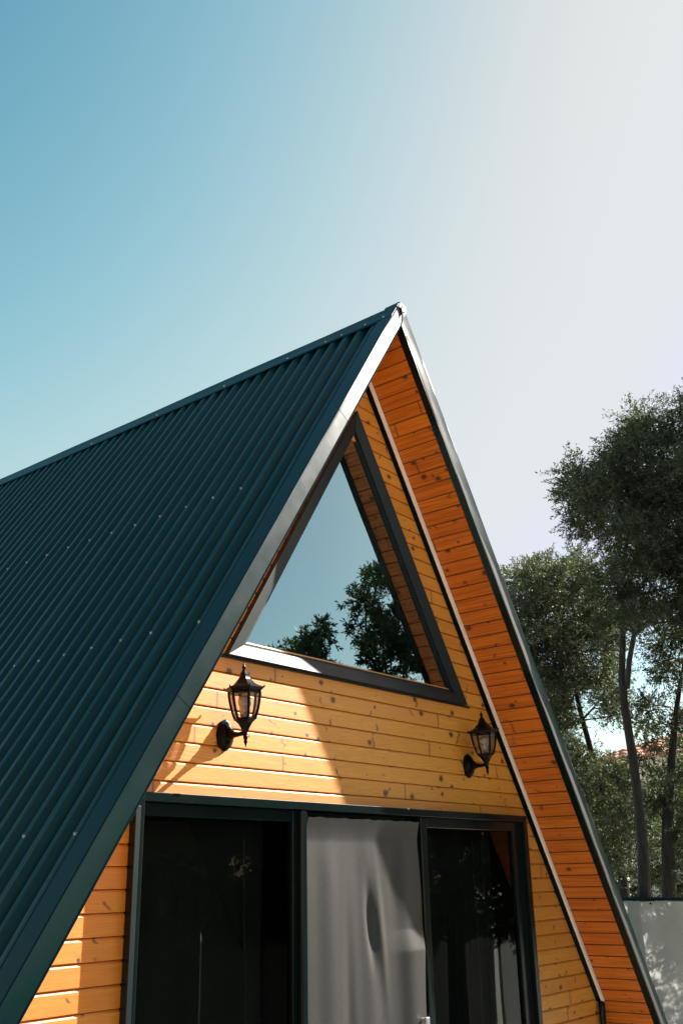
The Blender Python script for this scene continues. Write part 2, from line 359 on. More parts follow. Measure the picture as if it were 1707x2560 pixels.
# --- gable wall of bevelled boards
WT, WIN_IN = 4.191, 0.03
def win_half(z): return (WT-.05-z)/1.584
DL, DR, DT, WB = -1.451, 1.545, 2.040, 2.644
wall = MB()
def board(z0, z1, xl, xr, top=True):
    prof = [(z0, .010), (z0+.0015, .001), (z0+.004, 0.0), (z1-.011, 0.0), (z1-.004, .0055), (z1-.001, .010)]
    if not top: prof = [(z0, 0.0), (z1-.011, 0.0), (z1-.004, .0055), (z1-.001, .010)]
    V = []; UV = []; F = []
    for z, y in prof:
        a, b = xl(z), xr(z); V += [(a, y, z), (b, y, z)]; UV += [(a, z), (b, z)]
    for i in range(len(prof)-1): F.append((2*i, 2*i+1, 2*i+3, 2*i+2))
    wall.add(V, F, UV)
CW = H-.150
k = -32
while Z0+k*BP < CW-.02:
    a = Z0+k*BP; b = a+BP; k += 1
    if a < 0: continue
    b = min(b, CW-.005)
    L_ = lambda z: -sx(CW, z)-.01; R_ = lambda z: sx(CW, z)+.01
    if b <= DT+1e-6:
        board(a, b, L_, lambda z: DL+.02); board(a, b, lambda z: DR-.02, R_)
    elif a < DT < b:
        board(a, DT-.004, L_, lambda z: DL+.02); board(a, DT-.004, lambda z: DR-.02, R_)
        board(DT-.004, b, L_, R_, top=False)
    elif a >= WB+.01 and b < WT-.1:
        board(a, b, L_, lambda z: -win_half(z)); board(a, b, lambda z: win_half(z), R_)
    else: board(a, b, L_, R_)
w = mesh('wall', wall.V, wall.F, M_WALL, cabin, wall.UV)

# --- roof: slab cores, ribbed sheets, soffits
def slope_pt(s, d, side):             # s metres down the slope from the apex line, d metres out from the roof plane
    return (side*(s/K+d*M/K), H-s*M/K+d/K)
SL = (H-.02)*K/M
for side in (-1, 1):
    core = MB()
    poly = [slope_pt(.0, -.040, side), slope_pt(SL-.05, -.040, side), slope_pt(SL-.05, -.0775, side), slope_pt(.0, -.0775, side)]
    poly = [(0, H-.040*K), (slope_pt(SL, -.040, side)), (slope_pt(SL, -.0775, side)), (0, H-.0775*K)]
    core.prism(poly, YF+.012, LEN)
    rf = core.build('roof', M_CORE, cabin)
    # ribbed sheet: profile in y, run down the slope
    V = []; F = []; prof = []; y = -.232-.098
    while y < LEN+.02:
        if int(round((y+.33)/.098)) % 11 == 3: prof += [(y-.014-.030, -.034), (y-.014-.0300, -.0325), (y-.014-.018, -.0315), (y-.0165, -.0015), (y+.017, -.0015), (y+.014+.020, -.034)]; y += .098; continue
        prof += [(y-.014-.018, -.034), (y-.014, -.004), (y-.004, -.0035), (y+.014, -.004), (y+.014+.018, -.034)]
        y += .098
    prof = [(yy, d) for yy, d in prof if yy > YF+.006]
    ns = 26
    for i in range(ns+1):
        s = .045+(SL-.045)*i/ns
        for j, (yy, d) in enumerate(prof):
            wv = .0012*math.sin(s*3.1+j*.6)+.0008*math.sin(s*7.3+yy*5)
            x, z = slope_pt(s, d+(wv if d > -.02 else wv*.6), side); V.append((x, yy+.0015*math.sin(s*2.1+yy*3), z))
    m_ = len(prof)
    for i in range(ns):
        for j in range(m_-1): F.append((i*m_+j, i*m_+j+1, (i+1)*m_+j+1, (i+1)*m_+j))
    sh = mesh('roof_sheet', V, F, M_SHEET, rf)
    # screws on the ribs
    def screw(s, y, d=-.003):
        sc = MB(); x, z = slope_pt(s, d, side); nx, nz = side*M/K, 1/K
        n_ = Vector((nx, 0, nz)); q = n_.to_track_quat('Z', 'Y').to_matrix()
        b = MB(); b.lathe([(.0065, -.001), (.0065, .0015), (.0058, .002), (.0055, .0025), (.0042, .0025), (.004, .0065), (.0025, .0075)], 8)
        V2 = [tuple(q@Vector(v)+Vector((x, y, z))) for v in b.V]
        o = mesh('screw', V2, b.F, M_STEEL, rf)
    if side < 0:
        for zr, y0, nn, st in ((3.5, .064, 14, .196), (2.69, -.232, 12, .196), (1.87, -.232, 6, .294)):
            for i in range(nn):
                yy = y0+st*i+(.098 if (zr == 2.69 and i > 0) else 0)
                screw((H-zr)*K/M+.004*math.sin(i*5.1), yy)
    else:
        for i in range(6): screw((H-3.5)*K/M, .064+.196*i)
    # soffit boards under the overhang
    so_ = MB(); s = .006; c0 = .152/K
    smin = .152*M/K*0
    while s < SL-.1:
        prof2 = [(s, .010), (s+.0015, .001), (s+.004, 0.0), (s+BP-.010, 0.0), (s+BP-.003, .005), (s+BP-.001, .010)]
        V = []; UV = []; F = []
        for ss, dd in prof2:
            # keep it on its own side of the ridge
            x, z = slope_pt(max(ss, .155*M/K), -(c0-dd), side)
            if side*x < 0: x = 0
            V += [(x, YF+.040, z), (x, .012, z)]; UV += [(YF+.04, ss+(0 if side > 0 else 20*BP)), (.012, ss+(0 if side > 0 else 20*BP))]
        for i in range(len(prof2)-1): F.append((2*i, 2*i+1, 2*i+3, 2*i+2))
        so_.add(V, F, UV); s += BP
    mesh('soffit', so_.V, so_.F, M_SOFF, cabin, so_.UV)

# --- ridge cap
rc = MB(); capl = []
sect = [(-.098, 4.776-.098*M+.004), (-.094, 4.776-.094*M+.010), (-.060, H-.060*M+.006), (-.031, 4.7345), (-.0225, 4.742), (.0225, 4.742), (.031, 4.7345), (.060, H-.060*M+.006), (.094, 4.776-.094*M+.010), (.098, 4.776-.098*M+.004)]
V = []; F = []; ny = 40
for i in range(ny+1):
    yy = YF-.004+(LEN+.1-YF)*i/ny
    for j, (x, z) in enumerate(sect): V.append((x, yy+(.03 if i == 0 and j > 5 else 0), z+.0015*math.sin(yy*4+j)))
for i in range(ny):
    for j in range(len(sect)-1): F.append((i*len(sect)+j, i*len(sect)+j+1, (i+1)*len(sect)+j+1, (i+1)*len(sect)+j))
cap = mesh('ridge_cap', V, F, M_SHEET, cabin)
sm = cap.modifiers.new('thickness', 'SOLIDIFY'); sm.thickness = .0012; sm.offset = -1
for yy in (-.30, -.17, .0, .12, .42, .96, 1.6, 2.3):
    b = MB(); n_ = Vector((-M/K, 0, 1/K)); q = n_.to_track_quat('Z', 'Y').to_matrix()
    b.lathe([(.006, -.001), (.006, .002), (.0045, .002), (.004, .006), (.002, .007)], 8)
    p = Vector((-.086, yy, H-.086*M+.010)); mesh('screw', [tuple(q@Vector(v)+p) for v in b.V], b.F, M_STEEL, cap)

# --- fascia trims, lapped sheets along each slope
def fascia(side, s0, s1, lift, name='fascia', curl=0.0):
    cols = []
    # cross-section walked from the roof flange over the edge, down the face and back under
    wp = W1/K
    if side < 0:
        sec = [(-.262, -.001), (-.262, .0005), (YF+.004, .0015), (YF, -.001)]
        for t in np.linspace(.06, .94, 8): sec.append((YF-.001*math.sin(t*3), -wp*t))
        sec += [(YF-.003, -wp+.003), (YF-.004, -wp+.001), (YF-.002, -wp-.0005), (YF+.006, -wp)]
    else:
        sec = [(-.262, -.001), (-.262, .0005), (YF+.004, .0015), (YF+.001, -.0002)]
        for t in np.linspace(.0, 1.0, 12):
            a = t*1.0; sec.append((YF+.011*(a-.5*a*a), -.002-(wp-.003)*a))
        sec += [(YF+.006, -wp), (YF+.010, -wp)]
    ns = max(2, int((s1-s0)/.04)); V = []; F = []; m_ = len(sec)
    rs = np.random.RandomState(int(s0*100)+5 if side < 0 else 900+int(s0*100))
    ph = (1.3, 4.1)
    for i in range(ns+1):
        s = s0+(s1-s0)*i/ns
        for j, (yy, d) in enumerate(sec):
            front = j > 3 and j < m_-1
            wv = (.0013*math.sin(s*5.2+ph[0])+.0008*math.sin(s*13+ph[1]+j*.4)) if front else 0
            cu = curl*math.exp(-(s1-s)/.015)*(j/m_) if front else 0
            x, z = slope_pt(s, d+lift*.3, side)
            if side*x < 0: x = 0.0
            V.append((x, yy-lift-wv*.5-cu, z))
    for i in range(ns):
        for j in range(m_-1): F.append((i*m_+j, i*m_+j+1, (i+1)*m_+j+1, (i+1)*m_+j))
    o = mesh(name, V, F, M_FASC, cabin, smooth=True)
    for e in (0,): pass
    so2 = o.modifiers.new('thickness', 'SOLIDIFY'); so2.thickness = .001; so2.offset = -1
    md = o.modifiers.new('edges', 'EDGE_SPLIT'); md.split_angle = math.radians(22)
    return o
JL = [.02, 1.05, 2.86, 4.55, SL]; JR = [.02, 1.12, 2.91, 3.74, SL]
for i in range(4):
    fascia(-1, JL[i], JL[i+1]+.02, .0007*(3-i))
    fascia(1, JR[i], JR[i+1]+.02, .0003*(3-i))
# folded tab that closes the apex
ap = MB()
V = [(-.022, YF-.014, 4.742), (.024, YF-.013, 4.742), (.034, YF-.0135, 4.722), (.026, YF-.016, 4.694), (.006, YF-.014, 4.664), (.004, YF-.013, 4.640), (-.014, YF-.013, 4.720)]
ap.add(V, [(0, 1, 2, 3, 6), (6, 3, 4, 5)])
a_ = mesh('apex_tab', ap.V, ap.F, M_SHEET, cabin); sd = a_.modifiers.new('thickness', 'SOLIDIFY'); sd.thickness = .0015; sd.offset = 0
for x, z in ((.008, 4.694), (-.006, 4.722)):
    b = MB(); b.lathe([(.004, 0), (.004, .002), (.002, .003)], 8, cx=x, cy=z)
    mesh('rivet', [(v[0], YF-.0145-v[2], v[1]) for v in b.V], b.F, M_DARK, a_)
# dark closed ends behind the fascias
for side in (-1, 1):
    e = MB(); e.prism([slope_pt(.2, -.042, side), slope_pt(SL, -.042, side), slope_pt(SL, -.0765, side), slope_pt(.2, -.0765, side)], YF+.004, YF+.011)
    e.build('end_board', M_CORE, cabin)
    e = MB(); w_ = W1/K
    e.prism([(0, H-(w_-.0005)*K), slope_pt(SL, -(w_-.0005), side), slope_pt(SL, -(w_+.0015), side), (0, H-(w_+.0015)*K)], YF+.005, YF+.0475)
    e.build('underside_trim', M_DARK, cabin)

# dark channel where the near soffit meets the gable
e = MB(); P = []
for z in (4.50, 1.0): P += [(-(H-.212-z)/M, z), (-(H-.153-z)/M, z)]
e.prism([P[0], P[1], P[3], P[2]], -.034, -.0015); e.build('corner_channel', M_DARK, cabin)
# --- gable window
win = bpy.data.objects.new('window', None); C.objects.link(win); win.parent = cabin
def tri(top, zb, y):
    h = (top-zb)/1.584; return [(-h, y, zb), (h, y, zb), (0, y, top)]
def ring(name, A, B, m, extra=None, parent=win, bev=0):
    b = MB(); V = A+B; b.add(V, [(0, 1, 4, 3), (1, 2, 5, 4), (2, 0, 3, 5)]); return b
bwt = .062
o1 = tri(WT, WB, .004); o2 = tri(WT, WB, -.034); o3 = tri(WT-bwt*1.9, WB+bwt, -.015); o4 = tri(WT-bwt*1.9, WB+bwt, -.002)
o5 = tri(WT-bwt*1.9-.028, WB+bwt+.013, -.002); o6 = tri(WT-bwt*1.9-.028, WB+bwt+.013, .012)
for nm, seq in (('window_frame', (o1, o2, o3, o4)), ('glazing_bead', (o4, o5, o6))):
    V = []; F = []
    for t in seq: V += t
    for i in range(len(seq)-1):
        for k_ in range(3): F.append((3*i+k_, 3*i+(k_+1) % 3, 3*i+3+(k_+1) % 3, 3*i+3+k_))
    fr_ = mesh(nm, V, F, M_FRAME, win); bm_fix(fr_)
    if nm == 'window_frame':
        bv = fr_.modifiers.new('bevel', 'BEVEL'); bv.width = .003; bv.segments = 2; bv.limit_method = 'ANGLE'; bv.angle_limit = math.radians(50)
gz = tri(WT-.14, WB+.07, .008); mesh('pane', gz, [(0, 1, 2)], M_COATED, win)
gz = tri(WT-.14, WB+.07, .026); gz[2] = (gz[2][0], .030, gz[2][2]); mesh('pane', gz, [(0, 1, 2)], M_COATED, win)
sg = MB(); sg.prism([(-1.04, WB-.010), (1.04, WB-.010), (1.02, WB-.001), (-1.02, WB-.001)], -.010, .004); sg.build('shadow_strip', M_SHADOW, win)  # black strip stands in for the shadow line beneath the window frame

# --- sliding door: outer frame, fixed leaf, sliding leaf
door = bpy.data.objects.new('sliding_door', None); C.objects.link(door); door.parent = cabin
f = MB()
f.box((DL, -.045, 0.0), (DL+.034, .07, DT)); f.box((DR-.042, -.045, 0.0), (DR, .07, DT)); f.box((DL+.034, -.045, DT-.036), (DR-.042, .07, DT))
f.box((DL+.034, -.045, 0), (DR-.042, .07, .04))
f.build('door_frame', M_DARK, door, bevel=.002)
f = MB(); f.box((DL-.012, -.050, 0), (DL+.012, -.0455, DT-.055)); f.build('corner_bead', M_FRAME, door, bevel=.0015)
def leaf(x0, x1, y, wL, wR, wT, name='door_leaf'):
    f = MB(); zt = DT-.037
    f.box((x0, y-.018, .04), (x0+wL, y+.018, zt)); f.box((x1-wR, y-.018, .04), (x1, y+.018, zt))
    f.box((x0+wL, y-.018, zt-wT), (x1-wR, y+.018, zt)); f.box((x0+wL, y-.018, .04), (x1-wR, y+.018, .13))
    f.build(name, M_DARK, door, bevel=.003)
    mesh('pane', [(x0+wL-.005, y, .12), (x1-wR+.005, y, .12), (x1-wR+.005, y, zt-wT+.005), (x0+wL-.005, y, zt-wT+.005)], [(0, 1, 2, 3)], M_PANE, door)
leaf(DL+.036, -.475, .005, .012, .060, .050)
leaf(.455, DR-.044, .005, .070, .085, .052)
leaf(-.46, .44, .045, .07, .07, .05)
f = MB(); f.box((-.505, -.040, .04), (-.466, -.014, DT-.037)); f.build('mullion', M_DARK, door, bevel=.006)
f = MB(); f.box((.446, -.030, .04), (.476, -.0145, DT-.037)); f.build('mullion', M_DARK, door, bevel=.004)
f = MB(); f.box((DR-.062, -.020, .04), (DR-.046, -.0135, DT-.037)); f.box((DR-.082, -.0175, .04), (DR-.072, -.0135, DT-.037)); f.build('guide_rail', M_DARK, door, bevel=.001)
f = MB(); f.box((.355, -.075, .98), (.385, -.060, 1.075)); f.box((.36, -.062, .985), (.38, -.02, 1.0)); f.box((.36, -.062, 1.055), (.38, -.02, 1.07))
f.build('handle', M_STEEL, door, bevel=.004)
# little strike plate glints on the frame
f = MB(); f.box((.315, -.0475, DT-.006), (.322, -.045, DT+.002)); f.build('clip', M_WHITE, door)

# --- floor, back wall and room so that the glass looks into something dim
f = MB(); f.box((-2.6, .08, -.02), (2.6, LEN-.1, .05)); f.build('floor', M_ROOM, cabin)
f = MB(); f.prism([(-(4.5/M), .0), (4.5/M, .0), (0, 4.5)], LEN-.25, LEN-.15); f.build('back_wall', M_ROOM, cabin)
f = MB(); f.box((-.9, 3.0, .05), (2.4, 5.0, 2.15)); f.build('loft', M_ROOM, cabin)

f = MB(); f.box((-3.12, -.55, GZ-.05), (3.12, LEN+.1, -.001)); f.build('plinth', paint('grey_concrete', (.32, .31, .29), .9, bscale=60, bstr=.002), cabin)
# ------------------------------------------------------------ cloth screen hung in the doorway
def cloth_y(x, z):
    h = 1.98-z; dr = min(1.0, h/.25); y = -.020-.025*max(0.0, 1-h/.11)**1.5
    y -= dr*(.0022*math.sin(x*21+1.4+.4*math.sin(z*3))+.0011*math.sin(x*43+z*1.1)+.0022*math.sin(x*9+z*2.6))
    y += .021*math.exp(-(((x-.012-.10*(1.5-z))/.030)**2+((z-1.50)/.15)**2))           # a dent
    y -= .008*math.exp(-(((x-.085-.10*(1.5-z))/.028)**2+((z-1.46)/.26)**2))
    y += .006*math.exp(-(((x+.16)/.035)**2+((z-1.15)/.42)**2))
    y -= .020*math.exp(-(((x-.36)/.15)**2))*max(0.0, min(1.0, (1.47-z)/.10))
    return max(-.0475, min(-.004, y))
V = []; UV = []; F = []; nx, nz = 170, 230
for j in range(nz+1):
    z = 1.975-1.93*j/nz
    for i in range(nx+1):
        t = i/nx; x = -.462+.014*math.exp(-((z-1.78)/.12)**2)*(1-t)*1.0+t*(.885-.012*math.sin(z*7))
        zz = z-(.0012*math.sin(x*37)+.0012*math.sin(x*71) if j == 0 else 0)
        V.append((x, cloth_y(x, z)-(.0 if j else 0), zz)); UV.append((x, z))
for j in range(nz):
    for i in range(nx): F.append((j*(nx+1)+i, j*(nx+1)+i+1, (j+1)*(nx+1)+i+1, (j+1)*(nx+1)+i))
sc_ = mesh('screen_curtain', V, F, M_CLOTH, None, UV, smooth=True)
tag(sc_, 'grey woven cloth screen hanging in the middle of the sliding doorway', 'curtain')

# ------------------------------------------------------------ sheer curtains inside the panes
def sheer(x0, x1, y0, lab, seed, amp=.03):
    rs = random.Random(seed); V = []; F = []; nx, nz = 160, 12
    fr_ = [(rs.uniform(30, 60), rs.uniform(0, 6), rs.uniform(.4, 1)) for _ in range(3)]
    for j in range(nz+1):
        z = 1.96-1.88*j/nz
        for i in range(nx+1):
            x = x0+(x1-x0)*i/nx; y = y0-sum(a*amp*(1-abs(math.sin(x*w_*.5+p_+.25*math.sin(z*1.7+p_))))**4 for w_, p_, a in fr_)
            V.append((x+.01*math.sin(z*2.4+x*9), y, z))
    for j in range(nz):
        for i in range(nx): F.append((j*(nx+1)+i, j*(nx+1)+i+1, (j+1)*(nx+1)+i+1, (j+1)*(nx+1)+i))
    o = mesh('sheer_curtain', V, F, M_SHEER, None, None, smooth=True); tag(o, lab, 'curtain', 'sheer curtains behind the door glass')
sheer(-1.37, -.56, .16, 'dim sheer curtain in folds behind the left door pane', 3)
sheer(.56, 1.44, .17, 'dim sheer curtain behind the right door pane', 8, .022)

# ------------------------------------------------------------ lanterns
def lantern(name, lab, loc, lean):
    root = thing(name, lab, 'wall lantern', loc, 'black wall lanterns on the gable'); A = -.128
    # oval wall plate
    b = MB()
    b.lathe([(1.0, 0.0), (1.0, .010), (.93, .015), (.86, .016), (.80, .024), (.55, .034), (.40, .040), (.33, .050)], 28)
    V = []
    for x, y, z in b.V:
        r = math.hypot(x, y); th = math.atan2(y, x); sc = 1+(.03*math.cos(8*th) if z < .02 else 0)
        V.append((x*.047*sc, -z, y*.066*sc))
    mesh('wall_plate', V, b.F, M_BLACK, root, smooth=True).modifiers.new('split', 'EDGE_SPLIT').split_angle = math.radians(38)
    b = MB(); b.tube([(0, -.036, 0), (0, -.050, -.001), (0, -.066, -.003), (0, -.085, -.004), (0, -.105, -.003), (0, A+.004, -.002)], [.024, .018, .0125, .0100, .0095, .010], 16)
    b.build('arm', M_BLACK, root, smooth=True)
    body = bpy.data.objects.new('lantern_body', None)
    # cup, finials and cap: six-sided
    ph = 0.0
    hx = lambda prof, n=6: MB().lathe(prof, n, ph, 0, 0)
    def place(b, nm, m, smooth=False, uv=None):
        ca, sa = math.cos(lean), math.sin(lean)
        V = [(x*ca+z*sa, y+A, -x*sa+z*ca) for x, y, z in b.V]
        o = mesh(nm, V, b.F, m, root, uv, smooth); bm_fix(o); return o
    place(hx([(.008, -.012), (.009, -.002), (.015, .010), (.021, .022), (.031, .038), (.043, .049), (.050, .053), (.050, .058), (.044, .060)]), 'cup', M_BLACK)
    place(MB().lathe([(.001, -.062), (.004, -.050), (.0075, -.042), (.0085, -.037), (.006, -.033), (.0085, -.028), (.010, -.020), (.009, -.010)], 12), 'lower_finial', M_BLACK, True)
    place(hx([(.074, .172), (.084, .180), (.088, .184), (.084, .188), (.066, .194), (.048, .204), (.037, .216), (.032, .222), (.028, .223), (.024, .232), (.018, .238), (.0185, .242), (.017, .250), (.011, .258)]), 'cap', M_BLACK)
    place(MB().lathe([(.010, .255), (.0075, .262), (.006, .268), (.0085, .273), (.0085, .277), (.006, .281), (.004, .288), (.0012, .299)], 12), 'finial', M_BLACK, True)
    prof = [(.0445, .058), (.052, .078), (.0590, .103), (.0645, .130), (.0680, .155), (.0695, .178)]
    for k_ in range(6):
        th = k_*math.pi/3; b = MB()
        b.tube([(r*math.cos(th), r*math.sin(th), z) for r, z in prof], .0062, 6)
        b.tube([((.086)*math.cos(th), .086*math.sin(th), .184), ((.088)*math.cos(th), .088*math.sin(th), .190), (.0885*math.cos(th), .0885*math.sin(th), .196)], [.004, .0035, .001], 6)
        place(b, 'corner_post', M_BLACK, True)
        V = []; UV = []; F = []
        for r, z in prof:
            for q, a in enumerate((th, th+math.pi/3)):
                rr = r*.985; V.append((rr*math.cos(a), rr*math.sin(a), z)); UV.append(((q-.5)*r, z))
        for i in range(len(prof)-1): F.append((2*i, 2*i+1, 2*i+3, 2*i+2))
        pb = MB(); pb.V = V; pb.F = F; place(pb, 'pane', M_LGLASS, False, UV)
    place(MB().lathe([(.066, .160), (.0672, .182)], 6, 0), 'inner_band', M_BLACK)
    place(MB().lathe([(.013, .058), (.014, .075), (.020, .082), (.0215, .105), (.021, .106)], 20), 'bulb_socket', M_WHITE, True)
    place(MB().lathe([(.0215, .106), (.027, .116), (.029, .128), (.027, .140), (.019, .150), (.008, .155), (.001, .156)], 20), 'bulb', M_WHITE, True)
    return root
lantern('wall_lantern', 'sunlit black lantern on the pine boards close to the near roof edge', (-.962, 0, 2.297), math.radians(-3))
lantern('wall_lantern', 'shaded black lantern beside the long light strip', (.985, 0, 2.300), math.radians(-5))

# ------------------------------------------------------------ light strip in the corner of wall and soffit
ls = thing('light_strip', 'thin cream light strip in a black channel between gable boards and soffit', 'light strip', (.13, 0, 4.37))
def strip(name, c_lo, c_hi, y0, y1, m, z0=.955, z1=4.50):
    b = MB(); P = []
    for z in (z1, z0): P += [((c_lo-z)/M, z), ((c_hi-z)/M, z)]
    b.prism([P[0], P[1], P[3], P[2]], y0, y1); o = b.build(name, m); keep(o, ls); return o
strip('channel', H-.212, H-.180, -.006, -.0015, M_DARK)
strip('channel', H-.180, H-.153, -.030, -.0015, M_DARK)
strip('diffuser', H-.200, H-.160, -.044, -.0305, M_CREAM)
b = MB(); b.tube([((H-.19-.95)/M, -.025, .96), ((H-.19-.95)/M+.004, -.025, .90), ((H-.19-.95)/M+.004, -.025, .03)], .020, 10); o = b.build('downpipe', M_DARK, None, smooth=True); keep(o, ls)

# ------------------------------------------------------------ privacy fence round the yard
M_PRIV2 = sheer_mat('charcoal_privacy_fabric', (.12, .12, .115), .4, .985)
def fence(name, lab, p0, p1, T=1.36, seed=0, m=None):
    p0 = np.array(p0, float); p1 = np.array(p1, float); Lf = np.linalg.norm(p1-p0); t = (p1-p0)/Lf; nn = np.array([-t[1], t[0]])
    root = thing(name, lab, 'fence', (p0[0], p0[1], GZ), 'fabric covered fences round the yard')
    def P(s, o, z): q = p0+t*s+nn*o; return (q[0], q[1], z)
    V = []; F = []; ns = int(Lf/.04); nz = 14
    for j in range(nz+1):
        for i in range(ns+1):
            s = Lf*i/ns; zf = j/nz; z = GZ+.03+(T-GZ-.05)*zf-(.010*abs(math.sin(math.pi*s/.53)) if j == nz else 0)
            V.append(P(s, .010*math.sin(s*2.3+seed)+.005*math.sin(s*9.1+zf*2), z))
    for j in range(nz):
        for i in range(ns): F.append((j*(ns+1)+i, j*(ns+1)+i+1, (j+1)*(ns+1)+i+1, (j+1)*(ns+1)+i))
    o = mesh('fabric', V, F, m or M_PRIV, None, None, smooth=True); keep(o, root)
    b = MB(); b.tube([P(0, -.03, T), P(Lf, -.03, T)], .022, 8); o = b.build('top_rail', M_DARK); keep(o, root)
    s = 0
    while s <= Lf+.01:
        b = MB(); b.tube([P(s, -.06, GZ), P(s, -.06, T-.02)], .025, 8); o = b.build('post', M_DARK); keep(o, root); s += Lf/round(Lf/2.5)
    s = .2; e = MB()
    while s < Lf:
        q = P(s, .012, T-.055); e.tube([(q[0]-nn[0]*.006, q[1]-nn[1]*.006, q[2]), (q[0]+nn[0]*.010, q[1]+nn[1]*.010, q[2])], .013, 8); s += .53
    o = e.build('eyelets', M_DARK); keep(o, root); o['kind'] = 'stuff'
fence('privacy_fence', 'grey fabric fence with dappled light behind the far roof edge', (9.55, -5.0), (9.55, 16.0), seed=1)
fence('privacy_fence', 'charcoal fabric fence along the front of the yard, seen only in the door glass', (-9.0, -5.05), (9.5, -5.05), seed=2, m=M_PRIV2)

# ------------------------------------------------------------ trees
def make_tree(name, lab, trunks, clumps, mleaf, seed, per=(14, 22), leaf_=(.064, .018), tw=1.0, group=None, droop=.15, tone=.5, cat='tree'):
    """trunks: polylines [(x,y,z,r)...]; clumps: [(centre, radius)]"""
    rs = np.random.RandomState(seed)
    base = trunks[0][0]; root = thing(name, lab, cat, (base[0], base[1], GZ), group)
    tb = MB()
    nodes = []; parent = []; rad = []
    for tr in trunks:
        tb.tube([p[:3] for p in tr], [p[3]*.8 for p in tr], 10)
        for p in tr[1:]: nodes.append(np.array(p[:3], float))
    o = tb.build('trunk', M_BARK, None, smooth=True); keep(o, root)
    n0 = len(nodes); par = {}; order = sorted(range(len(clumps)), key=lambda i: min(np.linalg.norm(np.array(clumps[i][0])-q) for q in nodes[:n0]))
    pend = []
    for i in order:
        c = np.array(clumps[i][0], float); A = np.array(nodes); dd = c-A
        cost = np.linalg.norm(dd, axis=1)+np.maximum(0, -dd[:, 2])*1.2; j = int(np.argmin(cost)); L_ = np.linalg.norm(c-A[j])
        # break long spans with a bowed midpoint
        if L_ > .5:
            mid = (A[j]+c)/2+rs.randn(3)*.07*L_+np.array([0, 0, -.04*L_]); nodes.append(mid); par[len(nodes)-1] = j; j = len(nodes)-1
        nodes.append(c); par[len(nodes)-1] = j
    load = np.zeros(len(nodes))
    for k_ in range(len(nodes)-1, n0-1, -1):
        load[k_] += 1; load[par[k_]] += load[k_]
    bb = MB()
    for k_ in range(n0, len(nodes)):
        j = par[k_]; r1 = .0055*math.sqrt(load[k_]); r0 = max(r1, .0055*math.sqrt(min(load[j], load[k_]*1.6)))
        bb.tube([nodes[j], nodes[k_]], [min(r0, .055), min(r1, .05)], 5, cap=False)
    o = bb.build('limbs', M_BARK, None, smooth=True); keep(o, root); o['kind'] = 'stuff'
    # leaves on twigs
    P = []; Dn = []; TN = []
    for c, r in clumps:
        c = np.array(c, float); nt_ = max(3, int(per[0]*(r/.45)**2*tw)); ctone = rs.rand()
        u = rs.randn(nt_, 3); u /= np.linalg.norm(u, axis=1)[:, None]; u[:, 2] = u[:, 2]*.8+.15
        s0 = c+u*r*rs.uniform(0, .45, (nt_, 1)); Lt = r*rs.uniform(.45, 1.0, nt_)
        dr = u+rs.randn(nt_, 3)*.35; dr /= np.linalg.norm(dr, axis=1)[:, None]
        q = np.linspace(.1, 1, per[1])
        pts = s0[:, None, :]+dr[:, None, :]*(q[None, :, None]*Lt[:, None, None])
        pts[:, :, 2] -= droop*(q**2)[None, :]*Lt[:, None]
        P.append(pts.reshape(-1, 3)); Dn.append(np.repeat(dr, per[1], 0)); TN.append(np.full(nt_*per[1], ctone))
    P = np.concatenate(P); Dn = np.concatenate(Dn); TN = np.concatenate(TN); n = len(P)
    P = P+rs.randn(n, 3)*.012
    d = Dn*.7+rs.randn(n, 3)*.65; d /= np.linalg.norm(d, axis=1)[:, None]
    w_ = np.cross(d, rs.randn(n, 3)); w_ /= np.linalg.norm(w_, axis=1)[:, None]
    Ls = (leaf_[0]*rs.uniform(.65, 1.25, n))[:, None]; Ws = (leaf_[1]*rs.uniform(.7, 1.25, n))[:, None]
    nrm = np.cross(d, w_)
    V = np.empty((n, 4, 3)); V[:, 0] = P; V[:, 1] = P+d*Ls*.5+w_*Ws*.5+nrm*Ws*.15; V[:, 2] = P+d*Ls; V[:, 3] = P+d*Ls*.5-w_*Ws*.5+nrm*Ws*.15
    V -= np.array([base[0], base[1], GZ])
    me = bpy.data.meshes.new('crown'); me.vertices.add(4*n); me.vertices.foreach_set('co', V.astype(np.float32).ravel())
    me.loops.add(4*n); me.loops.foreach_set('vertex_index', np.arange(4*n, dtype=np.int32))
    me.polygons.add(n); me.polygons.foreach_set('loop_start', np.arange(0, 4*n, 4, dtype=np.int32)); me.polygons.foreach_set('loop_total', np.full(n, 4, dtype=np.int32))
    a = me.attributes.new('tone', 'FLOAT', 'FACE'); a.data.foreach_set('value', (np.clip(TN*.55+rs.rand(n)*.45, 0, 1)*tone).astype(np.float32))
    me.update(calc_edges=True); me.materials.append(mleaf)
    o = bpy.data.objects.new('crown', me); C.objects.link(o); o.parent = root
    return root
def inpoly(x, y, poly):
    c = False; j = len(poly)-1
    for i in range(len(poly)):
        xi, yi = poly[i]; xj, yj = poly[j]
        if (yi > y) != (yj > y) and x < (xj-xi)*(y-yi)/(yj-yi)+xi: c = not c
        j = i
    return c
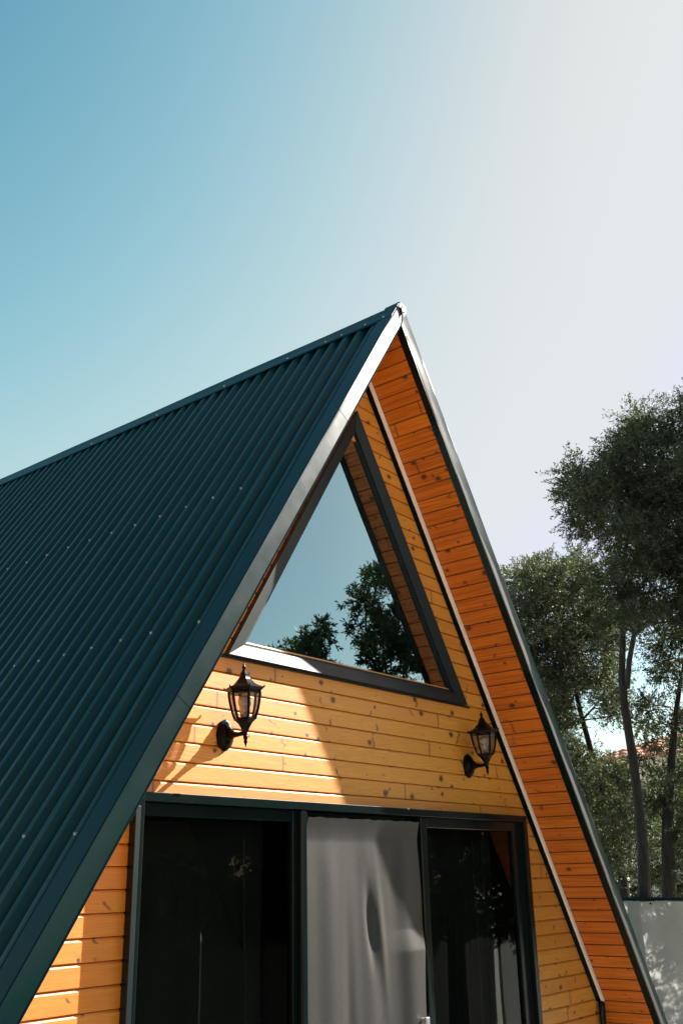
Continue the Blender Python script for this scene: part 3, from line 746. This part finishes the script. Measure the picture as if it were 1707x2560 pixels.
def clumps_in(poly, holes, f, D, dD, n, r, seed):
    """clumps through a crown whose outline is given by what can be seen of it; depth spread is real"""
    rs = random.Random(seed); xs = [p[0] for p in poly]; ys = [p[1] for p in poly]; out = []; t = 0
    while len(out) < n and t < 60000:
        t += 1; x = rs.uniform(min(xs), max(xs)); y = rs.uniform(min(ys), max(ys))
        if not inpoly(x, y, poly): continue
        if any(((x-hx)/hr)**2+((y-hy)/hs)**2 < 1 for hx, hy, hr, hs in holes): continue
        c = f(x, y, D+rs.uniform(-dD, dD)); rr = rs.uniform(*r)
        if any(np.linalg.norm(c-q) < .5*(rr+s_) for q, s_ in out) and rs.random() < .9: continue
        out.append((c, rr))
    return out
def T(f, D, pts): return [tuple(f(x, y, D+dd))+(r,) for x, y, r, dd in pts]
def foot(p): return (p[0][0], p[0][1], GZ-.05, p[0][3]*1.25)

HOLES = [(1475, 1795, 50, 85), (1528, 1848, 36, 60), (1612, 1672, 30, 62), (1560, 2190, 26, 55), (1500, 1880, 30, 40), (1660, 1760, 14, 50), (1640, 2160, 16, 60)]
main = [(1790, 880), (1715, 975), (1665, 1015), (1600, 1050), (1500, 1085), (1470, 1150), (1430, 1200), (1415, 1290), (1455, 1340), (1490, 1395), (1470, 1470), (1500, 1560), (1600, 1600), (1800, 1620), (2150, 1650), (2300, 1400), (2200, 1000), (1950, 800)]
cl = clumps_in(main, HOLES, direct, 15.0, 2.0, 290, (.32, .55), 11)
t1 = T(direct, 15, [(1610, 2250, .115, 0), (1607, 2130, .100, 0), (1598, 2029, .088, 0), (1579, 1883, .082, .1), (1561, 1773, .075, .1), (1553, 1700, .066, .1), (1557, 1546, .05, .2), (1554, 1478, .045, .3), (1561, 1393, .035, .4), (1580, 1250, .02, .5)])
t1 = [foot(t1)]+t1
t1b = T(direct, 15, [(1566, 1720, .055, .1), (1572, 1650, .05, -.1), (1584, 1587, .046, -.2), (1632, 1543, .040, -.4), (1707, 1499, .033, -.6), (1780, 1430, .022, -.8)])
t1c = T(direct, 15, [(1584, 1587, .040, -.1), (1568, 1546, .034, .2), (1578, 1430, .028, .5), (1600, 1330, .02, .7)])
t1d = T(direct, 15, [(1557, 1522, .03, .2), (1590, 1490, .026, .3), (1632, 1478, .022, .5), (1707, 1461, .016, .8)])
make_tree('olive_tree', 'tall olive tree with forked trunk rising behind the grey fence', [t1, t1b, t1c, t1d], cl, M_OLIVE, 5, per=(60, 28), group='olive trees beyond the fence', tone=.35)

second = [(1440, 1385), (1395, 1420), (1340, 1405), (1295, 1430), (1255, 1480), (1230, 1560), (1260, 1700), (1330, 1850), (1420, 2010), (1500, 2170), (1545, 2215), (1560, 2100), (1570, 1960), (1545, 1880), (1560, 1780), (1545, 1660), (1540, 1560), (1500, 1460)]
cl = clumps_in(second, HOLES, direct, 17.5, 1.4, 200, (.28, .48), 21)
t2 = T(direct, 17.5, [(1560, 2230, .10, 0), (1545, 2120, .085, 0), (1500, 1960, .07, 0), (1455, 1800, .055, 0), (1420, 1650, .04, 0), (1390, 1520, .025, 0)])
make_tree('olive_tree', 'pale bushy olive tree filling the gap between far roof edge and tall olive', [[foot(t2)]+t2], cl, M_OLIVE2, 6, per=(46, 28), group='olive trees beyond the fence', tone=.5)

third = [(1590, 1560), (1640, 1600), (1800, 1570), (2100, 1600), (2200, 1900), (2000, 2200), (1700, 2235), (1635, 2200), (1600, 2080), (1620, 1950), (1590, 1820), (1600, 1700)]
cl = clumps_in(third, HOLES, direct, 16.3, 1.2, 120, (.26, .44), 31)
t3 = T(direct, 16.3, [(1672, 2250, .14, 0), (1668, 2066, .115, 0), (1674, 1956, .085, 0), (1685, 1810, .06, 0), (1700, 1700, .04, 0)])
t3b = T(direct, 16.3, [(1670, 2120, .08, 0), (1700, 2060, .07, 0), (1760, 1950, .05, .2), (1830, 1800, .03, .3)])
make_tree('olive_tree', 'thick dark trunk with low leafy boughs at the photo edge above the fence', [[foot(t3)]+t3, t3b], cl, M_OLIVE, 7, per=(50, 28), group='olive trees beyond the fence', tone=.3)

low = [(1300, 1760), (1380, 1900), (1420, 1985), (1470, 1990), (1530, 1965), (1580, 1990), (1640, 1950), (1720, 1900), (2000, 1880), (2050, 2300), (1500, 2300), (1400, 2150), (1290, 1900)]
cl = clumps_in(low, [(1545, 2185, 24, 34)], direct, 20.5, 1.2, 190, (.30, .52), 61)
t4 = T(direct, 20.5, [(1500, 2240, .10, 0), (1500, 2120, .07, 0), (1490, 2030, .04, 0)])
make_tree('olive_tree', 'low bushy olive filling the space under the crowns just above the fence', [[foot(t4)]+t4], cl, M_OLIVE, 9, per=(34, 26), group='olive trees beyond the fence', tone=.4)

# trees in front of the house, seen in the glass
def front_tree(lab, poly, D, dD, n, px, seed, m=M_LEAF, r=(.15, .27), per=(80, 22)):
    cl = clumps_in(poly, [], mirrored, D, dD, n, r, seed)
    cz = sorted(cl, key=lambda c: c[0][2]); b = mirrored(px, 2250, D)
    tp = np.mean([c[0] for c in cl], axis=0)
    tr = [(b[0], b[1], GZ-.05, .16), (b[0]+.05, b[1], .9, .12), (b[0]*.6+tp[0]*.4, b[1]*.6+tp[1]*.4, max(1.6, tp[2]*.55), .09), (tp[0], tp[1], tp[2], .05)]
    make_tree('yard_tree', lab, [tr], cl, m, seed, per=per, leaf_=(.075, .022), group='trees in front of the cabin, seen in its glass', tone=.3)
front_tree('tall dark tree mirrored in the gable window', [(945, 1395), (915, 1420), (905, 1465), (880, 1470), (895, 1500), (905, 1540), (892, 1580), (922, 1635), (955, 1690), (960, 1800), (1000, 2340), (1330, 2340), (1340, 1850), (1250, 1500), (1100, 1400), (1000, 1380)], 13.5, 1.6, 420, 1130, 41)
front_tree('low spiky tree mirrored at the bottom of the gable window', [(710, 1650), (745, 1620), (782, 1590), (808, 1560), (812, 1600), (820, 1640), (850, 1690), (930, 1760), (990, 1900), (1010, 2340), (690, 2340), (640, 1900), (650, 1700)], 12.5, 1.2, 330, 820, 42)
front_tree('broad dark tree mirrored in the left door pane', [(640, 1700), (690, 1680), (720, 1850), (740, 2340), (250, 2340), (100, 2000), (200, 1800), (400, 1690)], 11.5, 1.2, 330, 450, 43)

# unseen trees added along the near side of the cabin to darken its roof
def shade_tree(lab, x, y, top, rad, seed):
    rs = random.Random(seed); cl = []
    while len(cl) < 110:
        u = [rs.gauss(0, 1) for _ in range(3)]; n_ = math.sqrt(sum(a*a for a in u)); k_ = rs.random()**.45
        cl.append((np.array([x+u[0]/n_*k_*rad, y+u[1]/n_*k_*rad*1.25, top*.55+u[2]/n_*k_*top*.45]), rs.uniform(.4, .65)))
    make_tree('yard_tree', lab, [[(x, y, GZ-.05, .2), (x+.1, y, 1.2, .15), (x, y+.1, top*.5, .09)]], cl, M_LEAF, seed, per=(26, 18), leaf_=(.11, .045), group='unseen shade trees added along the near side of the cabin', tone=.3)
shade_tree('unseen tree added to darken the roof, nearest the cabin front on its shaded side', -7.6, 1.0, 8.6, 2.2, 51)
shade_tree('unseen tree added to darken the roof, beside the back half of the cabin', -7.4, 5.6, 8.2, 2.3, 52)
shade_tree('unseen tree added to darken the roof, standing level with the photographer', -7.6, -2.9, 7.5, 1.9, 53)
# ------------------------------------------------------------ neighbouring house behind the trees
def neighbour():
    hx, hy = 27.0, 3.6; root = thing('neighbour_house', 'house with terracotta tiled roof glimpsed through the olive branches', 'house', (hx, hy, 0))
    m_w = paint('cream_render', (.62, .58, .50), .9); mt = tile_mat()
    b = MB(); b.box((hx-4.5, hy-5.0, GZ-.05), (hx+4.5, hy+5.0, 4.7)); o = b.build('wall', m_w); keep(o, root)
    # hipped roof with rows of tiles
    e = 5.1; ez, rz = 4.55, 6.3
    V = []; F = []
    def facet(a, b_, c, d, rows=16):
        for i in range(rows):
            t0, t1_ = i/rows, (i+1)/rows
            p = [np.array(a)*(1-t0)+np.array(d)*t0, np.array(b_)*(1-t0)+np.array(c)*t0, np.array(b_)*(1-t1_)+np.array(c)*t1_, np.array(a)*(1-t1_)+np.array(d)*t1_]
            cols = 30; up = np.array([0, 0, .07])
            for k_ in range(cols):
                s0, s1 = k_/cols, (k_+1)/cols
                q = [p[0]*(1-s0)+p[1]*s0+up, p[0]*(1-s1)+p[1]*s1+up, p[3]*(1-s1)+p[2]*s1, p[3]*(1-s0)+p[2]*s0]
                mid0 = (q[0]+q[1])/2+np.array([0, 0, .06]); mid1 = (q[3]+q[2])/2+np.array([0, 0, .06]); n_ = len(V)
                V.extend([q[0], mid0, q[1], q[2], mid1, q[3], (q[0]-up), (q[1]-up)]); F.extend([(n_, n_+1, n_+4, n_+5), (n_+1, n_+2, n_+3, n_+4), (n_+6, n_+7, n_+2, n_+1, n_)])
    x0, x1, y0, y1 = hx-5, hx+5, hy-5.5, hy+5.5; r0, r1 = hy-1.5, hy+1.5
    facet((x0, y0, ez), (x0, y1, ez), (hx, r1, rz), (hx, r0, rz)); facet((x1, y1, ez), (x1, y0, ez), (hx, r0, rz), (hx, r1, rz))
    facet((x0, y1, ez), (x1, y1, ez), (hx, r1, rz), (hx, r1, rz)); facet((x1, y0, ez), (x0, y0, ez), (hx, r0, rz), (hx, r0, rz))
    o = mesh('roof', V, F, mt); keep(o, root)
    for yy in (-3, 0, 3):
        b = MB(); b.box((hx-4.54, hy+yy-.5, 2.9), (hx-4.49, hy+yy+.5, 4.1)); o = b.build('window', M_DARK); keep(o, root)
neighbour()
